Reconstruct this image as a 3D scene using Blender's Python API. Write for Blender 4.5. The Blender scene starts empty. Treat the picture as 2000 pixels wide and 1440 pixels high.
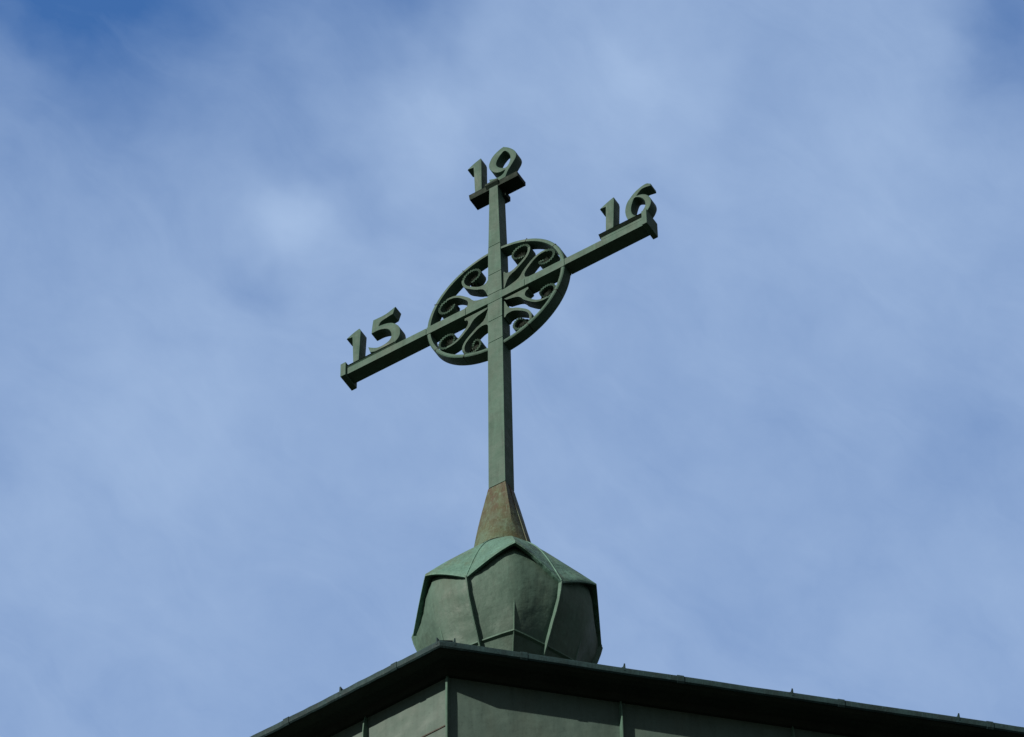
import bpy, bmesh, math, random
from mathutils import Vector, Matrix
rad = math.radians
random.seed(7)
scene = bpy.context.scene
COL = scene.collection

# ------------------------------------------------------------------ camera
Z0 = 37.133                      # height of the crossing of the cross above the ground
CAM = Vector((0.105260, -26.626276, Z0 - 35.433168))
FW = Vector((0.0, 0.61116604, 0.79150241))
UP = Vector((0.01732672, -0.79138359, 0.61107429))
RT = FW.cross(UP).normalized()
UP = RT.cross(FW).normalized()
cam_d = bpy.data.cameras.new('camera')
cam_d.sensor_fit = 'HORIZONTAL'; cam_d.sensor_width = 36.0; cam_d.lens = 180.0
cam_d.clip_start = 0.5; cam_d.clip_end = 20000
cam = bpy.data.objects.new('camera', cam_d); COL.objects.link(cam)
cam.matrix_world = Matrix(((RT.x, UP.x, -FW.x, CAM.x), (RT.y, UP.y, -FW.y, CAM.y), (RT.z, UP.z, -FW.z, CAM.z), (0, 0, 0, 1)))
scene.camera = cam

# ------------------------------------------------------------------ exposure, sun, sky
SUN_AZ, SUN_EL = 221.0, 27.0     # azimuth counted from +X towards +Y
scene.view_settings.view_transform = 'Standard'
scene.view_settings.look = 'None'
scene.view_settings.gamma = 1.0
scene.view_settings.use_curve_mapping = False
scene.view_settings.exposure = 0.0
sun_d = bpy.data.lights.new('sun', 'SUN'); sun_d.energy = 5.0; sun_d.angle = rad(0.6); sun_d.color = (1.0, 0.93, 0.82)
sun = bpy.data.objects.new('sun', sun_d); COL.objects.link(sun)
sdir = Vector((math.cos(rad(SUN_EL)) * math.cos(rad(SUN_AZ)), math.cos(rad(SUN_EL)) * math.sin(rad(SUN_AZ)), math.sin(rad(SUN_EL))))
sun.rotation_euler = sdir.to_track_quat('Z', 'Y').to_euler(); sun.location = (-20, -30, 60)

world = bpy.data.worlds.new('World'); scene.world = world; world.use_nodes = True
NT = world.node_tree; NT.nodes.clear()
def wn(t, **k):
    n = NT.nodes.new(t)
    for a, b in k.items(): setattr(n, a, b)
    return n
def wl(a, b): NT.links.new(a, b)
def wm(op, a, b=None, c=None):
    n = wn('ShaderNodeMath', operation=op)
    for i, v in enumerate((a, b, c)):
        if v is None: continue
        if isinstance(v, (int, float)): n.inputs[i].default_value = v
        else: wl(v, n.inputs[i])
    return n.outputs[0]
SKY_STRENGTH = 0.1
out = wn('ShaderNodeOutputWorld'); bg = wn('ShaderNodeBackground'); wl(bg.outputs[0], out.inputs[0])
bg.inputs[1].default_value = SKY_STRENGTH
sky = wn('ShaderNodeTexSky'); sky.sky_type = 'NISHITA'; sky.sun_disc = False
sky.sun_elevation = rad(SUN_EL); sky.sun_rotation = rad(90.0 - SUN_AZ)
sky.air_density = 1.0; sky.dust_density = 0.5; sky.ozone_density = 2.5
geo = wn('ShaderNodeTexCoord')
def noise(scale, detail, rough, off=(0, 0, 0)):
    mp = wn('ShaderNodeMapping'); wl(geo.outputs['Generated'], mp.inputs[0]); mp.inputs['Location'].default_value = off
    n = wn('ShaderNodeTexNoise'); wl(mp.outputs[0], n.inputs['Vector'])
    n.inputs['Scale'].default_value = scale; n.inputs['Detail'].default_value = detail; n.inputs['Roughness'].default_value = rough
    return n
# wisps: every cloud patch is a direction in the sky, its outline bent by noise
warp = noise(24, 4, 0.55)
wv = wn('ShaderNodeVectorMath', operation='SUBTRACT'); wl(warp.outputs['Color'], wv.inputs[0]); wv.inputs[1].default_value = (0.5, 0.5, 0.5)
ws = wn('ShaderNodeVectorMath', operation='SCALE'); wl(wv.outputs[0], ws.inputs[0]); ws.inputs['Scale'].default_value = 0.030
wd = wn('ShaderNodeVectorMath', operation='ADD'); wl(geo.outputs['Generated'], wd.inputs[0]); wl(ws.outputs[0], wd.inputs[1])
def sky_dir(x, y):               # x, y: tangents of the angle right of and above the middle of this part of the sky
    return (FW + RT * x + UP * y).normalized()
PATCHES = [  # x, y, radius, amount  (1/10000 units)
    (-880, 775, 225, -.64), (-590, 745, 160, -.24), (-380, 760, 150, -.12), (-1000, 330, 160, -.16), (-560, 560, 300, -.20), (-900, 480, 220, -.10), (-180, 715, 100, -.34), (-260, 690, 90, -.16),
    (970, 660, 130, -.42), (1000, 480, 110, -.16), (880, -150, 150, -.10), (-1000, -170, 80, -.08), (560, 700, 110, -.08), (470, 540, 70, -.06), (420, 460, 60, -.05),
    (-500, 190, 60, -.14), (-440, 150, 50, -.05), (-350, 390, 50, -.13), (-300, 330, 50, -.11), (-255, 280, 45, -.08), (-420, 470, 110, -.08), (-560, 330, 120, .06),
    (-385, 310, 75, .26), (-430, 290, 70, .10), (-300, 250, 60, .06), (-220, 490, 95, .20), (-300, 520, 60, .10), (-170, 390, 90, .12), (-60, 600, 110, .12), (180, 600, 150, .14),
    (330, 520, 110, .08), (400, 600, 50, .06), (700, 400, 230, .12), (560, 560, 130, .05), (-650, -110, 220, .10), (-860, -280, 180, .06), (-420, 130, 150, .05), (60, 330, 180, .05), (600, -250, 300, -.03),
]
acc = None
for x, y, r, a in PATCHES:
    d = sky_dir(x / 1e4, y / 1e4)
    vd = wn('ShaderNodeVectorMath', operation='DISTANCE'); wl(wd.outputs[0], vd.inputs[0]); vd.inputs[1].default_value = d
    g = wm('EXPONENT', wm('MULTIPLY', wm('POWER', wm('DIVIDE', vd.outputs['Value'], r / 1e4), 2.0), -1.0))
    acc = wm('MULTIPLY_ADD', g, a, acc if acc is not None else 0.0)
n1 = noise(34, 5, 0.55, (3.1, 1.7, 0.4)); n2 = noise(7, 4, 0.5, (9.0, 2.0, 5.0))
wis = wm('MULTIPLY', wm('SUBTRACT', n1.outputs['Fac'], 0.5), 0.26)
# fibres: noise drawn out along the wind
def along(vec, k):
    d = wn('ShaderNodeVectorMath', operation='DOT_PRODUCT'); wl(wd.outputs[0], d.inputs[0]); d.inputs[1].default_value = vec
    return wm('MULTIPLY', d.outputs['Value'], k)
E1 = (RT * .80 - UP * .60).normalized(); E2 = (RT * .60 + UP * .80).normalized()
cx = wn('ShaderNodeCombineXYZ'); wl(along(E1, 22), cx.inputs[0]); wl(along(E2, 62), cx.inputs[1]); wl(along(FW, 22), cx.inputs[2])
n3 = wn('ShaderNodeTexNoise'); wl(cx.outputs[0], n3.inputs['Vector']); n3.inputs['Scale'].default_value = 1.0
n3.inputs['Detail'].default_value = 8; n3.inputs['Roughness'].default_value = 0.62; n3.inputs['Distortion'].default_value = 0.6
n4 = noise(70, 6, 0.6, (1.3, 6.1, 2.2))
wis = wm('ADD', wis, wm('MULTIPLY', wm('SUBTRACT', n3.outputs['Fac'], 0.5), 0.30))
wis = wm('ADD', wis, wm('MULTIPLY', wm('SUBTRACT', n4.outputs['Fac'], 0.5), 0.16))
cover = wm('ADD', wm('ADD', acc, 0.66), wis)
cover = wm('ADD', cover, wm('MULTIPLY', wm('SUBTRACT', n2.outputs['Fac'], 0.5), 0.12))
far = wn('ShaderNodeVectorMath', operation='DISTANCE'); wl(wd.outputs[0], far.inputs[0]); far.inputs[1].default_value = FW
fade = wn('ShaderNodeMapRange'); wl(far.outputs['Value'], fade.inputs[0]); fade.inputs[1].default_value = .16; fade.inputs[2].default_value = .7; fade.inputs[3].default_value = 0.0; fade.inputs[4].default_value = 0.25
cover = wm('ADD', cover, fade.outputs[0])
cl = wn('ShaderNodeClamp'); wl(cover, cl.inputs[0])
mix = wn('ShaderNodeMix', data_type='RGBA')
wl(cl.outputs[0], mix.inputs['Factor'])
deep = wn('ShaderNodeMix', data_type='RGBA', blend_type='MULTIPLY'); deep.inputs['Factor'].default_value = 1.0
wl(sky.outputs[0], deep.inputs['A']); deep.inputs['B'].default_value = (0.93, 1.52, 2.12, 1)
wl(deep.outputs['Result'], mix.inputs['A'])
CLOUD = (0.382, 0.522, 0.765)
grey = wn('ShaderNodeMix', data_type='RGBA')      # unseen cloud out of view, greyed to dim and neutralise the ambient light
gf = wn('ShaderNodeMapRange'); wl(far.outputs['Value'], gf.inputs[0]); gf.inputs[1].default_value = .16; gf.inputs[2].default_value = .6
wl(gf.outputs[0], grey.inputs['Factor'])
grey.inputs['A'].default_value = tuple(c / SKY_STRENGTH for c in CLOUD) + (1,)
grey.inputs['B'].default_value = tuple(c / SKY_STRENGTH for c in (.215, .215, .210)) + (1,)
wl(grey.outputs['Result'], mix.inputs['B'])
wl(mix.outputs['Result'], bg.inputs[0])

# ------------------------------------------------------------------ materials
def patina(name, base, dark, brown, brown_amt=0.25, streak=0.3, scale=1.0, rough=0.62, bump=0.25, dent=0.0, fine=.45, pale=.35, edge=0.0, spec=.22, top_stain=None):
    m = bpy.data.materials.new(name); m.use_nodes = True
    t = m.node_tree; N = t.nodes; N.clear()
    def nn(ty, **k):
        n = N.new(ty)
        for a, b in k.items(): setattr(n, a, b)
        return n
    L = t.links.new
    o = nn('ShaderNodeOutputMaterial'); p = nn('ShaderNodeBsdfPrincipled'); L(p.outputs[0], o.inputs[0])
    tc = nn('ShaderNodeTexCoord')
    def nz(sc, de, ro, st=(1, 1, 1)):
        mp = nn('ShaderNodeMapping'); L(tc.outputs['Object'], mp.inputs[0]); mp.inputs['Scale'].default_value = st
        q = nn('ShaderNodeTexNoise'); L(mp.outputs[0], q.inputs['Vector'])
        q.inputs['Scale'].default_value = sc * scale; q.inputs['Detail'].default_value = de; q.inputs['Roughness'].default_value = ro
        return q.outputs['Fac']
    def ramp(f, a, b, lo=0.0, hi=1.0):
        r = nn('ShaderNodeMapRange'); L(f, r.inputs[0])
        r.inputs[1].default_value = a; r.inputs[2].default_value = b; r.inputs[3].default_value = lo; r.inputs[4].default_value = hi
        return r.outputs[0]
    def mixc(f, a, b):
        x = nn('ShaderNodeMix', data_type='RGBA')
        if isinstance(f, float): x.inputs['Factor'].default_value = f
        else: L(f, x.inputs['Factor'])
        for s, v in (('A', a), ('B', b)):
            if isinstance(v, tuple): x.inputs[s].default_value = v + (1,)
            else: L(v, x.inputs[s])
        return x.outputs['Result']
    c = mixc(ramp(nz(3.2, 6, .6), .3, .72), base, dark)
    c = mixc(ramp(nz(5.0, 5, .65, (1, 1, .14)), .50, .78, 0, streak), c, dark)
    c = mixc(ramp(nz(2.0, 6, .7, (1.6, 1.6, .35)), .50, .70, 0, brown_amt), c, brown)
    c = mixc(ramp(nz(60, 3, .6), .58, .72, 0, .45), c, tuple(v * .55 for v in dark))
    if top_stain:                     # rust washed down from the joint above
        sx = nn('ShaderNodeSeparateXYZ'); L(tc.outputs['Object'], sx.inputs[0])
        md = nn('ShaderNodeMath', operation='MULTIPLY'); L(ramp(sx.outputs['Z'], top_stain[0], top_stain[1]), md.inputs[0]); L(ramp(nz(7, 5, .65, (1, 1, .22)), .36, .56), md.inputs[1])
        c = mixc(md.outputs[0], c, brown)
    light = tuple(min(1, v * 1.42) for v in base)
    c = mixc(ramp(nz(26, 4, .6, (1, 1, .055)), .50, .72, 0, fine), c, tuple(v * .62 for v in dark))
    c = mixc(ramp(nz(34, 4, .6, (1, 1, .07)), .56, .74, 0, pale), c, light)
    c = mixc(ramp(nz(8, 5, .65), .56, .70, 0, pale * .8), c, light)
    if edge:                          # worn, paler folds
        bv = nn('ShaderNodeBevel'); bv.samples = 4; bv.inputs['Radius'].default_value = .010
        gy = nn('ShaderNodeNewGeometry'); dp = nn('ShaderNodeVectorMath', operation='DOT_PRODUCT')
        L(bv.outputs[0], dp.inputs[0]); L(gy.outputs['Normal'], dp.inputs[1])
        c = mixc(ramp(dp.outputs['Value'], .995, .90, 0, edge), c, tuple(min(1, v * 1.75) for v in base))
    L(c, p.inputs['Base Color'])
    p.inputs['Metallic'].default_value = 0.0
    p.inputs['Specular IOR Level'].default_value = spec
    L(ramp(nz(9, 4, .6), .3, .7, rough - .1, rough + .12), p.inputs['Roughness'])
    b = nn('ShaderNodeBump'); b.inputs['Strength'].default_value = bump; b.inputs['Distance'].default_value = .012
    L(nz(22, 5, .6), b.inputs['Height'])
    if dent:
        b2 = nn('ShaderNodeBump'); b2.inputs['Strength'].default_value = dent; b2.inputs['Distance'].default_value = .08
        L(nz(2.6, 3, .5), b2.inputs['Height']); L(b2.outputs[0], b.inputs['Normal'])
    L(b.outputs[0], p.inputs['Normal'])
    return m
GREEN = (.056, .116, .089); GDARK = (.040, .081, .060); BROWN = (.060, .048, .028)
M_CROSS = patina('cross_patina', GREEN, GDARK, BROWN, .30, .4, bump=.3, edge=.6)
M_SCROLL = patina('scroll_patina', (.054, .104, .077), (.029, .057, .042), BROWN, .40, .3, 2.0, edge=.5)
M_CONE = patina('cone_patina', (.088, .150, .105), (.070, .074, .030), (.062, .036, .020), 0.55, .6, 1.9, top_stain=(.12, .95), bump=.4, dent=.3, fine=.8, pale=.5)
M_KNOB = patina('knob_patina', (.080, .140, .110), (.060, .106, .083), BROWN, .24, .45, 1.0, bump=.3, dent=.45, fine=.40, pale=.30)
M_HOOD = patina('hood_patina', (.098, .200, .158), (.070, .146, .114), (.075, .078, .036), .75, .5, 1.5, bump=.3, dent=.6, edge=.5, fine=.55, pale=.55)
M_SEAM = patina('seam_patina', (.080, .155, .118), (.056, .108, .082), BROWN, .2, .3, 2.0)
M_WALL = patina('wall_patina', (.078, .120, .102), (.062, .097, .082), (.075, .085, .062), .30, .4, .8, bump=.25, dent=.55, fine=.35, pale=.2)
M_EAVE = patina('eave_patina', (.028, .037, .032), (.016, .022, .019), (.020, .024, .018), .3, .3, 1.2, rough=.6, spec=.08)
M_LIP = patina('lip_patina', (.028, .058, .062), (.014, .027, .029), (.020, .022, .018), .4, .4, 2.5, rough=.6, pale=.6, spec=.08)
M_LEDGE = patina('ledge_patina_shade', (.020, .036, .027), (.012, .020, .015), (.014, .018, .012), .3, .3, 2.0, spec=.06)  # dark patina, with the undercut shade of the ledge front put into the colour
M_SHADE_JOINT = patina('shade_joint_patina', (.018, .027, .020), (.009, .012, .009), (.010, .012, .008), .4, .3, 4.0, bump=.6, spec=.06)  # shade of the volute hollows as colour; also the dark cone joint
M_LAP = patina('lap_patina', (.035, .022, .013), (.022, .016, .01), BROWN, .4)
M_SEALANT = patina('joint_patina', (.016, .018, .014), (.01, .011, .009), BROWN, .3)
gm = bpy.data.materials.new('ground_grass'); gm.use_nodes = True
gn = gm.node_tree; gp = gn.nodes['Principled BSDF']; gp.inputs['Roughness'].default_value = .95
gx = gn.nodes.new('ShaderNodeTexNoise'); gx.inputs['Scale'].default_value = .15; gx.inputs['Detail'].default_value = 8
gcoord = gn.nodes.new('ShaderNodeTexCoord'); gn.links.new(gcoord.outputs['Object'], gx.inputs['Vector'])
gr = gn.nodes.new('ShaderNodeValToRGB'); gr.color_ramp.elements[0].color = (.016, .022, .010, 1); gr.color_ramp.elements[1].color = (.036, .042, .024, 1)
gr.color_ramp.elements[0].position = .35; gr.color_ramp.elements[1].position = .65
gn.links.new(gx.outputs['Fac'], gr.inputs[0]); gn.links.new(gr.outputs[0], gp.inputs['Base Color'])

# ------------------------------------------------------------------ helpers
def empty(name, loc, rotz, label, cat, group=None):
    o = bpy.data.objects.new(name, None); COL.objects.link(o)
    o.location = loc; o.rotation_euler = (0, 0, rotz); o.empty_display_size = .2
    o['label'] = label; o['category'] = cat
    if group: o['group'] = group
    return o
def link(name, me, mat, parent, label=None, bevel=0.0, seg=2, smooth=None):
    o = bpy.data.objects.new(name, me); COL.objects.link(o)
    me.materials.clear(); me.materials.append(mat)
    o.parent = parent
    if label: o['label'] = label
    if smooth is not None:
        me.polygons.foreach_set('use_smooth', [True] * len(me.polygons)); me.set_sharp_from_angle(angle=rad(smooth))
    if bevel:
        b = o.modifiers.new('bevel', 'BEVEL'); b.width = bevel; b.segments = seg; b.limit_method = 'ANGLE'; b.angle_limit = rad(35)
    return o
def mesh_from(verts, faces, name='m'):
    me = bpy.data.meshes.new(name); me.from_pydata([tuple(v) for v in verts], [], faces); me.update()
    bm = bmesh.new(); bm.from_mesh(me); bmesh.ops.recalc_face_normals(bm, faces=bm.faces[:]); bm.to_mesh(me); bm.free()
    return me
def loft(rings, cap=True, closed=True):
    n = len(rings[0]); V = [v for r in rings for v in r]; F = []
    for i in range(len(rings) - 1):
        for j in range(n if closed else n - 1):
            k = (j + 1) % n
            F.append((i * n + j, i * n + k, (i + 1) * n + k, (i + 1) * n + j))
    if cap:
        F.append(tuple(range(n))[::-1]); F.append(tuple(range((len(rings) - 1) * n, len(rings) * n)))
    return mesh_from(V, F)
def box_me(x0, x1, y0, y1, z0, z1):
    return loft([[(x0, y0, z), (x1, y0, z), (x1, y1, z), (x0, y1, z)] for z in (z0, z1)])
def join(meshes):
    bm = bmesh.new()
    for m in meshes: bm.from_mesh(m)
    me = bpy.data.meshes.new('m'); bm.to_mesh(me); bm.free()
    return me
def spline(pts, step=4):         # closed outline: a third value of 1 marks a sharp corner
    n = len(pts); out = []
    P = [Vector(p[:2]) for p in pts]; cor = [len(p) > 2 and p[2] == 1 for p in pts]
    for i in range(n):
        a, b = P[i], P[(i + 1) % n]
        if cor[i] and cor[(i + 1) % n]:
            out.append(a); continue
        p0 = a * 2 - b if cor[i] else P[i - 1]
        p3 = b * 2 - a if cor[(i + 1) % n] else P[(i + 2) % n]
        for s in range(step):
            t = s / step
            out.append(.5 * ((2 * a) + (b - p0) * t + (2 * p0 - 5 * a + 4 * b - p3) * t * t + (3 * a - p0 - 3 * b + p3) * t ** 3))
    return out
def plate(loops, y0, y1, bevel=.0075):
    """solid cut from a flat outline in X-Z, with holes, reaching from y0 to y1"""
    cu = bpy.data.curves.new('c', 'CURVE'); cu.dimensions = '2D'; cu.fill_mode = 'BOTH'
    cu.extrude = (y1 - y0) / 2 - bevel; cu.bevel_depth = bevel; cu.bevel_resolution = 1; cu.offset = -bevel
    for lp in loops:
        s = cu.splines.new('POLY'); s.points.add(len(lp) - 1); s.use_cyclic_u = True
        for q, p in zip(s.points, lp): q.co = (p[0], p[1], 0, 1)
    o = bpy.data.objects.new('c', cu); COL.objects.link(o)
    dg = bpy.context.evaluated_depsgraph_get(); dg.update()
    me = bpy.data.meshes.new_from_object(o.evaluated_get(dg))
    bpy.data.objects.remove(o); bpy.data.curves.remove(cu)
    me.transform(Matrix(((1, 0, 0, 0), (0, 0, -1, (y0 + y1) / 2), (0, 1, 0, 0), (0, 0, 0, 1))))
    bm = bmesh.new(); bm.from_mesh(me); bmesh.ops.remove_doubles(bm, verts=bm.verts[:], dist=1e-5)
    bmesh.ops.recalc_face_normals(bm, faces=bm.faces[:]); bm.to_mesh(me); bm.free()
    return me

# ------------------------------------------------------------------ ground
G = 4000.0
gme = mesh_from([(-G, -G, 0), (G, -G, 0), (G, G, 0), (-G, G, 0)], [(0, 1, 2, 3)])
ground = link('ground', gme, gm, None); ground['kind'] = 'structure'

# ------------------------------------------------------------------ church: polygonal end of a long narrow building
church = empty('church_building', (0, 0, 0), 0, 'grey green copper clad church walls under a dark overhanging eave', 'church')
NAZ = [282.4, 237.4, 192.4, 147.4, 102.4]
Uv = Vector((math.cos(rad(12.4)), math.sin(rad(12.4)), 0)); LEN = 9.0
def nrm(a): return Vector((math.cos(rad(a)), math.sin(rad(a)), 0))
def plan(ap):
    pts = []
    e = LEN + ap - 2.0
    pts.append(Uv * e + nrm(282.4) * ap)
    for k in range(4):
        b = (NAZ[k] + NAZ[k + 1]) / 2
        pts.append(nrm(b) * (ap / math.cos(rad(22.5))))
    pts.append(Uv * e + nrm(102.4) * ap)
    return pts
def ring(ap, z): return [(p.x, p.y, Z0 + z) for p in plan(ap)]
WA, WT = 2.10, -7.485            # wall distance from the ridge axis, height where it meets the soffit
link('wall', loft([ring(WA, WT + .02), ring(WA, -Z0 - .02)]), M_WALL, church)
EP = [(2.095, WT + .03), (2.095, WT - .004), (2.125, WT - .004), (2.150, WT + .012), (2.162, WT + .030), (2.235, WT + .034), (2.247, WT + .022),
      (2.262, WT + .022), (2.268, WT + .010), (2.318, WT + .006), (2.348, WT + .018)]
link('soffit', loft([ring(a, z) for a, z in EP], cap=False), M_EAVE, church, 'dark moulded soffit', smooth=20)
LP = [(2.346, WT + .020), (2.358, WT + .012), (2.368, WT + .022), (2.371, WT + .060), (2.366, WT + .080), (2.352, WT + .088), (2.336, WT + .084), (2.10, WT + .3)]
def wavy(a, z, n=36, amp=.0035):
    P = ring(a, z); o = []
    for i in range(len(P)):
        p, q = Vector(P[i]), Vector(P[(i + 1) % len(P)])
        for k in range(n):
            r = random.Random(i * 1000 + k); e = 0 if k == 0 else amp
            o.append(tuple(p.lerp(q, k / n) + Vector((0, 0, r.uniform(-e, e)))))
    return o
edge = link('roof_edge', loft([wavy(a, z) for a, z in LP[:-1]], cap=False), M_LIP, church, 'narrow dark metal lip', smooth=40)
def edge_sleeve(az, t, w=.05):
    n = nrm(az); tv = Vector((-n.y, n.x, 0)); R = []
    for d in (-w / 2, w / 2):
        R.append([n * (ap + .0045 * (1 if ap > 2.35 else 0)) + tv * (t + d) + Vector((0, 0, Z0 + z + dz)) for (ap, z), dz in zip(LP[:-1], (-.004, -.006, -.003, 0, .003, .004, .004))])
    link('lap_sleeve', loft(R), M_LIP, edge)
RZ = -5.42
rr = [ring(2.34, WT + .082), [(p.x, p.y, Z0 + RZ) for p in plan(.33)]]
for i in (0, 5): rr[1][i] = tuple(Uv * (LEN - 2.0) + nrm(282.4 if i == 0 else 102.4) * .33 + Vector((0, 0, Z0 + RZ)))
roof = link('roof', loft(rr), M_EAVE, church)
def slope_pt(az, t, f):          # f=0 at the eave, 1 at the ridge; t metres along the wall
    n = nrm(az); tv = Vector((-n.y, n.x, 0))
    ap = 2.372 + (.33 - 2.372) * f; z = WT + .075 + (RZ - WT - .075) * f
    return n * ap + tv * t + Vector((0, 0, Z0 + z)), tv, n
def roof_seam(az, t, ftop, th=.016):
    a, tv, n = slope_pt(az, t, 0.0); b, _, _ = slope_pt(az, t, ftop)
    up = Vector((0, 0, 1)); V = []
    for p, h in ((a, .045), (a - n * .030 + up * .03, .012), (b, .008)):
        for s in (-1, 1): V += [p + tv * s * th / 2 - up * .03, p + tv * s * th / 2 * .6 + up * h]
    F = [(0, 1, 3, 2), (8, 9, 11, 10)]
    for i in (0, 4):
        F += [(i, i + 4, i + 5, i + 1), (i + 2, i + 3, i + 7, i + 6), (i + 1, i + 5, i + 7, i + 3), (i, i + 2, i + 6, i + 4)]
    link('roof_seam', mesh_from(V, F), M_LIP, roof)
cR = -2.562 * math.sin(rad(22.5))
for d in (.62, 1.78, 2.98, 4.10, 5.25): edge_sleeve(282.4, cR + d)
for d in (.40, 1.35): edge_sleeve(237.4, -cR - d)
for d in (1.364, 2.615, 3.867, 5.12, 6.37, 7.62): roof_seam(282.4, cR + d, .93)
roof_seam(282.4, cR + .11, .12)
roof_seam(237.4, -cR - .870, .80)
roof_seam(237.4, -cR - .025, .1)
# raised standing seams on the wall cladding
wall_o = [c for c in church.children if c.name.startswith('wall')][0]
def wall_seam(az, t, w=.018, d=.060):
    n = nrm(az); tv = Vector((-n.y, n.x, 0))
    R = []
    for z, k in ((WT - .012, .55), (WT - .09, .85), (WT - .2, 1.0), (-12, 1.0), (-Z0, 1.0)):
        c = n * (WA - .005) + tv * t + Vector((0, 0, Z0 + z))
        R.append([c - tv * w / 2, c + n * d * k - tv * w * .3, c + n * d * k + tv * w * .3, c + tv * w / 2])
    link('wall_seam', loft(R), M_SEAM, wall_o, bevel=.003)
for t in (.405, 1.69, 2.97, 4.25, 5.53): wall_seam(282.4, t)
wall_seam(237.4, .165)
# corner seam folded round the arris
b = nrm(259.9); tv = Vector((-b.y, b.x, 0)); R = []
for z, k in ((WT - .006, .4), (WT - .06, .9), (WT - .25, 1.0), (-12, 1.0), (-Z0, 1.0)):
    c = b * (WA / math.cos(rad(22.5)) - .02) + Vector((0, 0, Z0 + z))
    R.append([c - tv * .014, c + b * (.02 + .048 * k) - tv * .008, c + b * (.02 + .048 * k) + tv * .008, c + tv * .014])
link('corner_seam', loft(R), M_SEAM, wall_o, bevel=.003)
n = nrm(237.4); tv = Vector((-n.y, n.x, 0)); R = []
for t in (.180, .868):
    c = n * WA + tv * t + Vector((0, 0, Z0 - 8.003))
    R.append([c - n * .01 + Vector((0, 0, -.006)), c + n * .006 + Vector((0, 0, -.006)), c + n * .006 + Vector((0, 0, .006)), c - n * .01 + Vector((0, 0, .012))])
link('lap_joint', loft(R), M_LAP, wall_o, 'thin brown lap joint')

# ------------------------------------------------------------------ knob: six gabled copper panels under a domed hood
KZ = -5.45; KX = .03
knob = empty('finial_knob', (KX, 0, Z0 + KZ), 0, 'faceted copper knob with pale domed hood on the church roof', 'roof knob')
PHI = -90 + 5.5                  # azimuth of the front gable
def kdir(th): a = rad(PHI + th); return math.cos(a), math.sin(a)
def kp(th, r, z): c, s = kdir(th); return (c * r, s * r, z - KZ)
# body: radius at the seams (th = 30 + 60k) and at the panel middle (th = 60k), by height
BODY = [(-4.12, .42, .56), (-4.21, .60, .718), (-4.32, .668, .734), (-4.50, .730, .715), (-4.65, .702, .688), (-4.80, .638, .642), (-4.95, .565, .600),
        (-5.045, .512, .580), (-5.06, .505, .568), (-5.18, .445, .480), (-5.30, .40, .42), (-5.50, .34, .36)]
NS = 12
rings = []
for z, rs, rm in BODY:
    q = []
    for k in range(6):
        for j in range(NS):
            th = 60 * k - 30 + 60 * j / NS; x = abs(j / NS * 2 - 1)        # x = 1 at the seam, 0 in the middle
            # straight chord between the seams, pushed out towards a crease in the middle lower down
            flat = rs * math.cos(rad(30)) / math.cos(rad(30 * (1 - x) - 30 + 0) if False else rad(30 * x))
            ex = (rm - rs * math.cos(rad(30)))
            cre = max(0.0, min(1.0, (-4.55 - z) / .4))
            prof = (1 - cre) * (.55 * (1 - x * x) + .45 * (1 - x)) + cre * (1 - x)
            q.append(kp(th, flat + ex * prof, z))
    rings.append(q)
body = link('knob_body', loft(rings), M_KNOB, knob, smooth=28)
def at(z, mid):
    for (z1, s1, m1), (z2, s2, m2) in zip(BODY, BODY[1:]):
        if z2 <= z <= z1:
            f = (z - z1) / (z2 - z1)
            return (m1 + (m2 - m1) * f) if mid else (s1 + (s2 - s1) * f)
def rib(th, zs, mid, w, h):
    R = []
    for z, k in zs:
        rn = random.Random(int(th * 7 + z * 1000)); k *= rn.uniform(.92, 1.04)
        r = at(z, mid); c, s = kdir(th + (0 if mid else rn.uniform(-.12, .12))); tx, ty = -s, c
        P = []
        for o, e in ((-w, -.02), (-w * .5, h * k), (w * .5, h * k), (w, -.02)):
            P.append((c * (r + e) + tx * o, s * (r + e) + ty * o, z - KZ))
        R.append(P)
    return loft(R)
for k in range(6):
    link('panel_seam', rib(30 + 60 * k, [(-4.44, .8), (-4.52, 1), (-4.6, 1), (-4.7, 1), (-4.8, 1), (-4.88, 1), (-4.95, 1), (-5.05, 1.1), (-5.2, 1), (-5.35, 1)], False, .013, .038), M_SEAM, body, bevel=.003)
    link('crease', rib(60 * k, [(-4.76, .0), (-4.86, .4), (-4.95, .8), (-5.05, 1), (-5.2, 1), (-5.35, 1)], True, .009, .012), M_SEAM, body, bevel=.003)
    # raised fold along the foot of the panel
    R = []
    for j in range(0, 13):
        th = 60 * k - 30 + 5 * j; x = abs(j / 6 - 1)
        rs, rm = .512, .580
        r = rs * math.cos(rad(30)) / math.cos(rad(30 * x)) + (rm - rs * math.cos(rad(30))) * (1 - x)
        R.append([kp(th, r - .01, -5.03), kp(th, r + .012, -5.037), kp(th, r + .012, -5.052), kp(th, r - .01, -5.062)])
    link('foot_fold', loft(R), M_SEAM, body)
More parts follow.
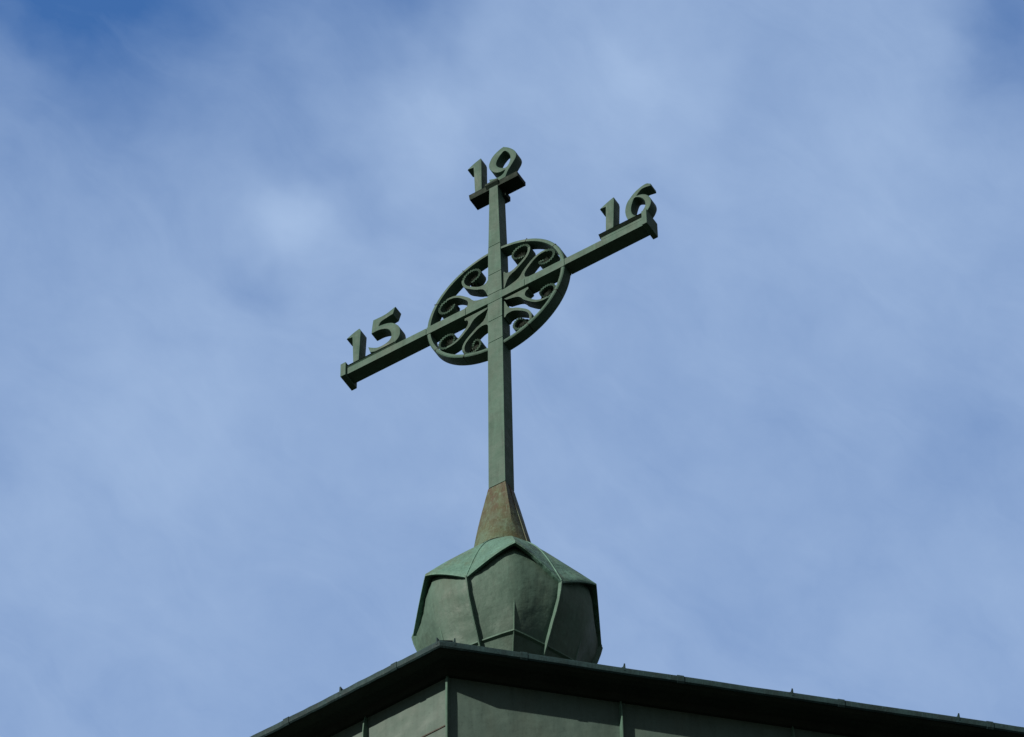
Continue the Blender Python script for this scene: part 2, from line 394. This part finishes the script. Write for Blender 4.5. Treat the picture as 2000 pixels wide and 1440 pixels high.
# hood: ridges run to six gable points, valleys to the seams
HZ = -3.50
def hood_rz(x, t):               # x = 1 at a valley, 0 at a gable point; t = 0 cone, 1 rim
    rg, zg = .245 + (.790 - .245) * t, HZ + (-4.200 - HZ) * (t ** 1.0) + .045 * math.sin(math.pi * t) * (1 - .3 * t)
    rv, zv = .245 + (.755 - .245) * t, HZ + (-4.500 - HZ) * t + .12 * math.sin(math.pi * t) * (1 - .15 * t)
    y = x ** 1.25
    return rg + (rv - rg) * y, zg + (zv - zg) * y
def hood_pt(th, t, off=0.0):
    x = abs(((th + 30) % 60) / 30 - 1); x = abs(x)
    r, z = hood_rz(x, t)
    # chord between gable point and valley rather than an arc
    rg, _ = hood_rz(0, t); rv, _ = hood_rz(1, t)
    a, c = rg * math.sin(0), rg
    px, py = rv * math.sin(rad(30)), rv * math.cos(rad(30))
    s = math.tan(rad(30 * x))
    # intersect ray at angle 30*x with the segment (0,rg)-(px,py)
    den = (px - 0) * 1.0 - (py - rg) * s
    u = rg * s / den if den else 0
    X, Y = px * u, rg + (py - rg) * u
    rc = math.hypot(X, Y)
    w = min(1.0, t * 1.4)
    r = r * (1 - w) + rc * w
    return kp(th, r + off, z)
ths = [60 * k - 30 + 60 * j / 16 for k in range(6) for j in range(16)]
rings = [[hood_pt(th, t) for th in ths] for t in [i / 14 for i in range(15)]]
low = [tuple(Vector(v) + Vector((0, 0, -.022))) for v in rings[-1]]
inn = [tuple(Vector((v[0] * .955, v[1] * .955, v[2] - .012))) for v in rings[-1]]
inn2 = [tuple(Vector((v[0] * .82, v[1] * .82, v[2] + .10))) for v in rings[-1]]
hood = link('hood', loft(rings + [low, inn, inn2], cap=False), M_HOOD, knob, 'pale green domed hood with gabled rim', smooth=32)
for k in range(6):
    R = []
    for i in range(15):
        t = i / 14; c, s = kdir(30 + 60 * k); tx, ty = -s, c; p = Vector(hood_pt(30 + 60 * k, t))
        w = .010; u = Vector((c * .4, s * .4, .9)) * .010
        R.append([tuple(p + Vector((tx, ty, 0)) * -w * 1.3 - u), tuple(p + Vector((tx, ty, 0)) * -w * .5 + u), tuple(p + Vector((tx, ty, 0)) * w * .5 + u), tuple(p + Vector((tx, ty, 0)) * w * 1.3 - u)])
    link('hood_seam', loft(R), M_HOOD, hood, bevel=.002)

# ------------------------------------------------------------------ the cross
BZ = -3.55                        # foot of the cone
AR = -0.5418054                   # the arm runs 31 degrees off the picture plane
cross = empty('roof_cross', (0, 0, Z0 + BZ), AR, 'green copper cross with scrollwork ring and numerals on its arms', 'cross')
def up(me):                       # geometry below is written round the crossing
    me.transform(Matrix.Translation((0, 0, -BZ))); return me
def rect(w, y0, y1, z, x=0.0): return [(x - w / 2, y0, z), (x + w / 2, y0, z), (x + w / 2, y1, z), (x - w / 2, y1, z)]
# pole: tapering sheet-metal sleeves with lapped joints
KN = [(-2.588, .163, -.071, .073), (-.62, .147, -.065, .066), (-.319, .140, -.0645, .064), (-.060, .142, -.064, .063), (.063, .142, -.064, .063), (.346, .134, -.0635, .063), (.756, .122, -.0635, .063), (1.64, .086, -.0625, .063)]
R = []
for i, (z, w, a, c) in enumerate(KN):
    if 0 < i < len(KN) - 1:
        g = .0045
        R += [rect(w + .003, a - .0015, c + .0015, z - g), rect(w - .016, a + .008, c - .008, z - g), rect(w - .016, a + .008, c - .008, z + g), rect(w, a, c, z + g)]
    else: R.append(rect(w, a, c, z))
link('pole', up(loft(R)), M_CROSS, cross, bevel=.003)
# cone: square at the pole, round at the knob
R = []
for i in range(13):
    t = i / 12; z = -2.592 + (-3.55 + 2.592) * t
    q = []
    for j in range(48):
        a = 2 * math.pi * j / 48 + math.pi / 48; c, s = math.cos(a), math.sin(a)
        hx, hy = .084, .073
        sq = min(hx / max(abs(c), 1e-6), hy / max(abs(s), 1e-6))
        rd = .268
        k = t ** .8
        lin = .078 + (rd - .078) * (t ** 1.08)
        rad_ = sq * (1 - k) + rd * k if t == 0 else (sq / .078 * (1 - k) + k) * lin
        q.append((c * rad_ + KX * t * .6, s * rad_, z))
    R.append(q)
R = [[(x, y, z - .009 if k == 0 else z) for x, y, z in q] for k, q in enumerate(R)]
R.insert(0, [(x * .86, y * .86, z) for x, y, z in R[0]])
R.insert(0, [(x, y, z + .03) for x, y, z in R[0]])
cone = link('base_cone', up(loft(R)), M_CONE, cross, 'brown stained flared base cone', smooth=30)
# lapped edge down the right of the cone
R2 = []
for i, q in enumerate(R[2:]):
    p = Vector(q[46]); o = Vector((p.x, p.y, 0)).normalized(); tn = Vector((-o.y, o.x, 0))
    R2.append([tuple(p + o * e + tn * w) for e, w in ((-.01, -.008), (.006, -.004), (.006, .004), (-.01, .008))])
link('cone_seam', up(loft(R2)), M_CONE, cone)
R3 = []
for e, dz in ((-.02, .020), (.007, .012), (.007, -.004), (-.02, -.010)):
    R3.append([(x + (x - KX * .6) / .268 * e, y + y / .268 * e, z + dz) for x, y, z in R[-1]])
link('solder_line', up(loft(R3)), M_SHADE_JOINT, cone)
# arm
AX = [(-1.53, 0), (-.704, 1), (-.30, 1), (.30, 1), (.704, 1), (1.50, 0)]
def arect(x, h, y0, y1): return [(x, y0, -h / 2), (x, y1, -h / 2), (x, y1, h / 2), (x, y0, h / 2)]
R = []
for i, (x, gq) in enumerate(AX):
    hl = .092 if i in (1, 2, 3, 4) else .084
    if gq:
        g = .0035
        h1 = .086 if i == 1 else .096; h2 = .086 if i == 4 else .096
        R += [arect(x - g, h1, -.0625, .0625), arect(x - g, h1 - .012, -.056, .056), arect(x + g, h1 - .012, -.056, .056), arect(x + g, h2, -.0625, .0625)]
    else: R.append(arect(x, hl, -.0625, .0625))
link('arm', up(loft(R)), M_CROSS, cross, bevel=.003)
link('end_cap', up(box_me(-1.580, -1.524, -.086, .102, -.066, .112)), M_CROSS, cross, 'end cap of the far left arm', bevel=.005)
link('end_cap', up(box_me(1.494, 1.544, -.086, .105, -.064, .132)), M_CROSS, cross, 'end cap of the near right arm', bevel=.005)
# ledges that carry the numerals
def ledge_me(x0, x1, yf, yu, yb, z0, z1, lip=.12):      # shelf whose front slopes in under itself
    zf = z1 - (z1 - z0) * lip
    P = [(yf + .003, z1), (yf, z1 - .003), (yf + .002, zf), (yu, z0), (yb, z0), (yb, z1)]
    return loft([[(x, y, z) for y, z in P] for x in (x0, x1)])
link('ledge', up(ledge_me(-1.522, -1.02, -.078, -.060, .052, .046, .062)), M_CROSS, cross, 'ledge under 15')
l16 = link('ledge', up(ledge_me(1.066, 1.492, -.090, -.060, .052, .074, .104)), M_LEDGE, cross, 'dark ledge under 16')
link('base_strip', up(box_me(1.076, 1.493, -.0650, .05, .040, .0735)), M_CROSS, l16, bevel=.003)
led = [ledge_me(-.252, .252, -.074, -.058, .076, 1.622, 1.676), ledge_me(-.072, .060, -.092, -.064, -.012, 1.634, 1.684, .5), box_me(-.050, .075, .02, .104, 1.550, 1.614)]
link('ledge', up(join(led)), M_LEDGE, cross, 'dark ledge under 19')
# ring
R = []
JT = [rad(v) for v in (28, 62, 118, 152, 208, 242, 298, 332)]
NR = 144
for j in range(NR):
    a = 2 * math.pi * j / NR; c, s = math.cos(a), math.sin(a)
    q = []
    for r, y in ((.664, -.046), (.668, -.056), (.690, -.0585), (.700, -.052), (.704, -.040), (.704, .046), (.698, .052), (.668, .052), (.662, .046)):
        q.append((c * r, y, s * r))
    R.append(q)
R.append(R[0])
ringme = loft(R, cap=False)
bm = bmesh.new(); bm.from_mesh(ringme); bmesh.ops.remove_doubles(bm, verts=bm.verts[:], dist=1e-5); bmesh.ops.recalc_face_normals(bm, faces=bm.faces[:]); bm.to_mesh(ringme); bm.free()
rg = link('ring', up(ringme), M_CROSS, cross, smooth=35)
for a in JT:
    c, s = math.cos(a), math.sin(a); tx, tz = -s, c
    V = []
    for r, y in ((.663, -.0590), (.7035, -.0592), (.7050, .02), (.663, -.05)):
        for o in (-.0035, .0035): V.append((c * r + tx * o, y, s * r + tz * o))
    link('ring_joint', up(mesh_from(V, [(0, 1, 3, 2), (2, 3, 5, 4), (0, 2, 4, 6), (1, 7, 5, 3), (4, 5, 7, 6), (0, 6, 7, 1)])), M_SEALANT, rg)
# scrolls: eight mirrored copies of one leaf that springs from the bar and curls into a volute
RR = .705
CL = [(.262, .398), (.305, .428), (.345, .462), (.390, .502), (.430, .545), (.460, .592), (.478, .645), (.482, .700), (.470, .755), (.440, .800), (.398, .825), (.350, .832),
      (.300, .818), (.260, .785), (.240, .738), (.242, .690), (.262, .648), (.296, .622), (.336, .622), (.366, .646), (.376, .682), (.366, .714), (.340, .728), (.316, .718), (.308, .694), (.322, .680)]
HW = [.028, .025, .023, .022, .021, .020, .019, .019, .018, .018, .018, .018, .018, .018, .017, .017, .016, .016, .015, .015, .014, .014, .013, .012, .011, .010]
def smooth_line(pts, vals, n):
    o, ov = [], []
    for i in range(len(pts) - 1):
        p0 = Vector(pts[max(i - 1, 0)]); a = Vector(pts[i]); b = Vector(pts[i + 1]); p3 = Vector(pts[min(i + 2, len(pts) - 1)])
        for s in range(n):
            t = s / n
            o.append(.5 * ((2 * a) + (b - p0) * t + (2 * p0 - 5 * a + 4 * b - p3) * t * t + (3 * a - p0 - 3 * b + p3) * t ** 3)); ov.append(vals[i] + (vals[i + 1] - vals[i]) * t)
    o.append(Vector(pts[-1])); ov.append(vals[-1])
    return o, ov
cl_, hw_ = smooth_line(CL, [h * .86 for h in HW], 3)
Lf, Rt = [], []
for i, p in enumerate(cl_):
    d = (cl_[min(i + 1, len(cl_) - 1)] - cl_[max(i - 1, 0)]).normalized(); nrm2 = Vector((-d.y, d.x))
    Lf.append(p + nrm2 * hw_[i]); Rt.append(p - nrm2 * hw_[i])
rootL = [Vector(v) for v in ((.085, .455), (.118, .462), (.132, .448), (.140, .424), (.180, .408), (.215, .408))]   # spur by the bar, crotch
rootR = [Vector(v) for v in ((.085, .11), (.122, .145), (.140, .21), (.160, .275), (.190, .325), (.238, .360))]
Lf = rootL + Lf; Rt = rootR + Rt
def scroll_mesh(y0, y1):
    V, F = [], []
    n0 = len(Lf)
    for i in range(n0):
        q = i - len(rootL)
        f = max(0.0, (q - 52) / (len(cl_) - 52))                    # the coil sinks back towards its eye
        dy = .055 * min(1.0, f * 2.2) + (.010 if (q > 22 and q < 60 and q % 2) else 0.0)
        l, r = Lf[i] * RR, Rt[i] * RR
        V += [(l.x, y0 + dy, l.y), (r.x, y0 + dy * .9, r.y), (r.x, y1, r.y), (l.x, y1, l.y)]
    for i in range(n0 - 1):
        a, b = 4 * i, 4 * i + 4
        F += [(a, a + 1, b + 1, b), (a + 1, a + 2, b + 2, b + 1), (a + 2, a + 3, b + 3, b + 2), (a + 3, a, b, b + 3)]
    F += [(0, 3, 2, 1), tuple(4 * (n0 - 1) + k for k in range(4))]
    return mesh_from(V, F)
base_scroll = scroll_mesh(-.040, .056)
# dark lobed disc stands in for the shade inside the hollow volute
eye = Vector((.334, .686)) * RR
shade_disc = []
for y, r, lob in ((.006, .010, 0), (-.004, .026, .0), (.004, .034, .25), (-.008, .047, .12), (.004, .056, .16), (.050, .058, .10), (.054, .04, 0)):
    shade_disc.append([(eye.x + r * (1 + lob * math.sin(9 * a)) * math.cos(a), y, eye.y + r * (1 + lob * math.sin(9 * a)) * math.sin(a)) for a in [2 * math.pi * k / 54 for k in range(54)]])
base_shade_disc = loft(shade_disc)
for sx in (1, -1):
    for sz in (1, -1):
        for swap in (0, 1):
            M = Matrix(((0, 0, 1, 0), (0, 1, 0, 0), (1, 0, 0, 0), (0, 0, 0, 1))) if swap else Matrix.Identity(4)
            M = Matrix.Translation((0, .001 * swap, 0)) @ Matrix.Diagonal((sx, 1, sz, 1)) @ M
            ms = []
            for src in (base_scroll, base_shade_disc):
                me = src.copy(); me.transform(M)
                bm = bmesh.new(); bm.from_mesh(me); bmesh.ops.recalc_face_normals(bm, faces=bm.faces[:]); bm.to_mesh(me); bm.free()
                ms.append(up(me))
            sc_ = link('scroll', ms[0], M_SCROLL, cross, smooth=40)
            link('volute_shade', ms[1], M_SHADE_JOINT, sc_, smooth=40)
# numerals
P5 = [(-1.032, 0.601, 1), (-1.139, 0.563), (-1.265, 0.565, 1), (-1.275, 0.474), (-1.282, 0.382, 1), (-1.205, 0.38), (-1.136, 0.351), (-1.089, 0.296), (-1.071, 0.213), (-1.092, 0.157), (-1.143, 0.133), (-1.211, 0.136), (-1.266, 0.17), (-1.314, 0.212, 1), (-1.291, 0.119, 1), (-1.218, 0.086), (-1.133, 0.050), (-1.057, 0.075), (-0.998, 0.126), (-0.98, 0.196), (-0.995, 0.29), (-1.052, 0.377), (-1.12, 0.419), (-1.206, 0.44, 1), (-1.181, 0.486), (-1.121, 0.503), (-1.057, 0.514, 1)]
P6 = [(1.582, 0.514, 1), (1.532, 0.547), (1.445, 0.518), (1.382, 0.462), (1.338, 0.397), (1.319, 0.303), (1.326, 0.219), (1.353, 0.137), (1.395, 0.105), (1.455, 0.100), (1.51, 0.122), (1.554, 0.174), (1.578, 0.237), (1.574, 0.302), (1.549, 0.365), (1.514, 0.406), (1.479, 0.428), (1.439, 0.437, 1), (1.462, 0.47), (1.506, 0.5), (1.584, 0.483, 1)]
H6 = [(1.418, 0.422), (1.394, 0.364), (1.38, 0.294), (1.386, 0.223), (1.415, 0.167), (1.457, 0.153), (1.494, 0.188), (1.519, 0.244), (1.514, 0.315), (1.489, 0.369), (1.454, 0.407)]
P9 = [(0.106, 2.181, 1), (0.06, 2.166), (-0.0, 2.124), (-0.037, 2.063), (-0.051, 1.986), (-0.032, 1.919), (0.015, 1.848), (0.069, 1.817), (0.12, 1.818, 1), (0.101, 1.775), (0.068, 1.756), (0.02, 1.757), (-0.051, 1.789, 1), (-0.034, 1.690, 1), (0.05, 1.672), (0.112, 1.672, 1), (0.146, 1.777), (0.198, 1.86), (0.232, 1.923), (0.238, 1.979), (0.215, 2.049), (0.168, 2.12)]
H9 = [(0.117, 2.108), (0.078, 2.083), (0.044, 2.033), (0.027, 1.98), (0.037, 1.928), (0.075, 1.878), (0.117, 1.849), (0.147, 1.863), (0.169, 1.917), (0.175, 1.982), (0.158, 2.048)]
A15 = [(-1.408, 0.545, 1), (-1.475, .520), (-1.542, 0.484, 1), (-1.480, 0.466, 1), (-1.466, 0.056, 1), (-1.408, 0.056, 1), (-1.392, 0.505, 1)]
A16 = [(1.213, 0.584, 1), (1.140, .550), (1.071, 0.508, 1), (1.131, 0.500, 1), (1.119, 0.105, 1), (1.197, 0.105, 1), (1.217, 0.548, 1)]
A19 = [(-0.134, 2.179, 1), (-.205, 2.150), (-0.276, 2.105, 1), (-0.211, 2.092, 1), (-0.198, 1.672, 1), (-0.126, 1.672, 1), (-0.127, 2.148, 1)]
YB = .046
for nm, loops, dy in (('one in the far left 15', [A15], 0), ('five in the far left 15', [P5], .002), ('one in the near right 16', [A16], 0), ('six in the near right 16', [P6, H6], .002),
                  ('one in the topmost 19', [A19], 0), ('nine in the topmost 19', [P9, H9], .002)):
    me = plate([spline(l, 5) for l in loops], -.058 + dy, YB + dy)
    link('numeral', up(me), M_CROSS, cross, 'numeral ' + nm, smooth=30)
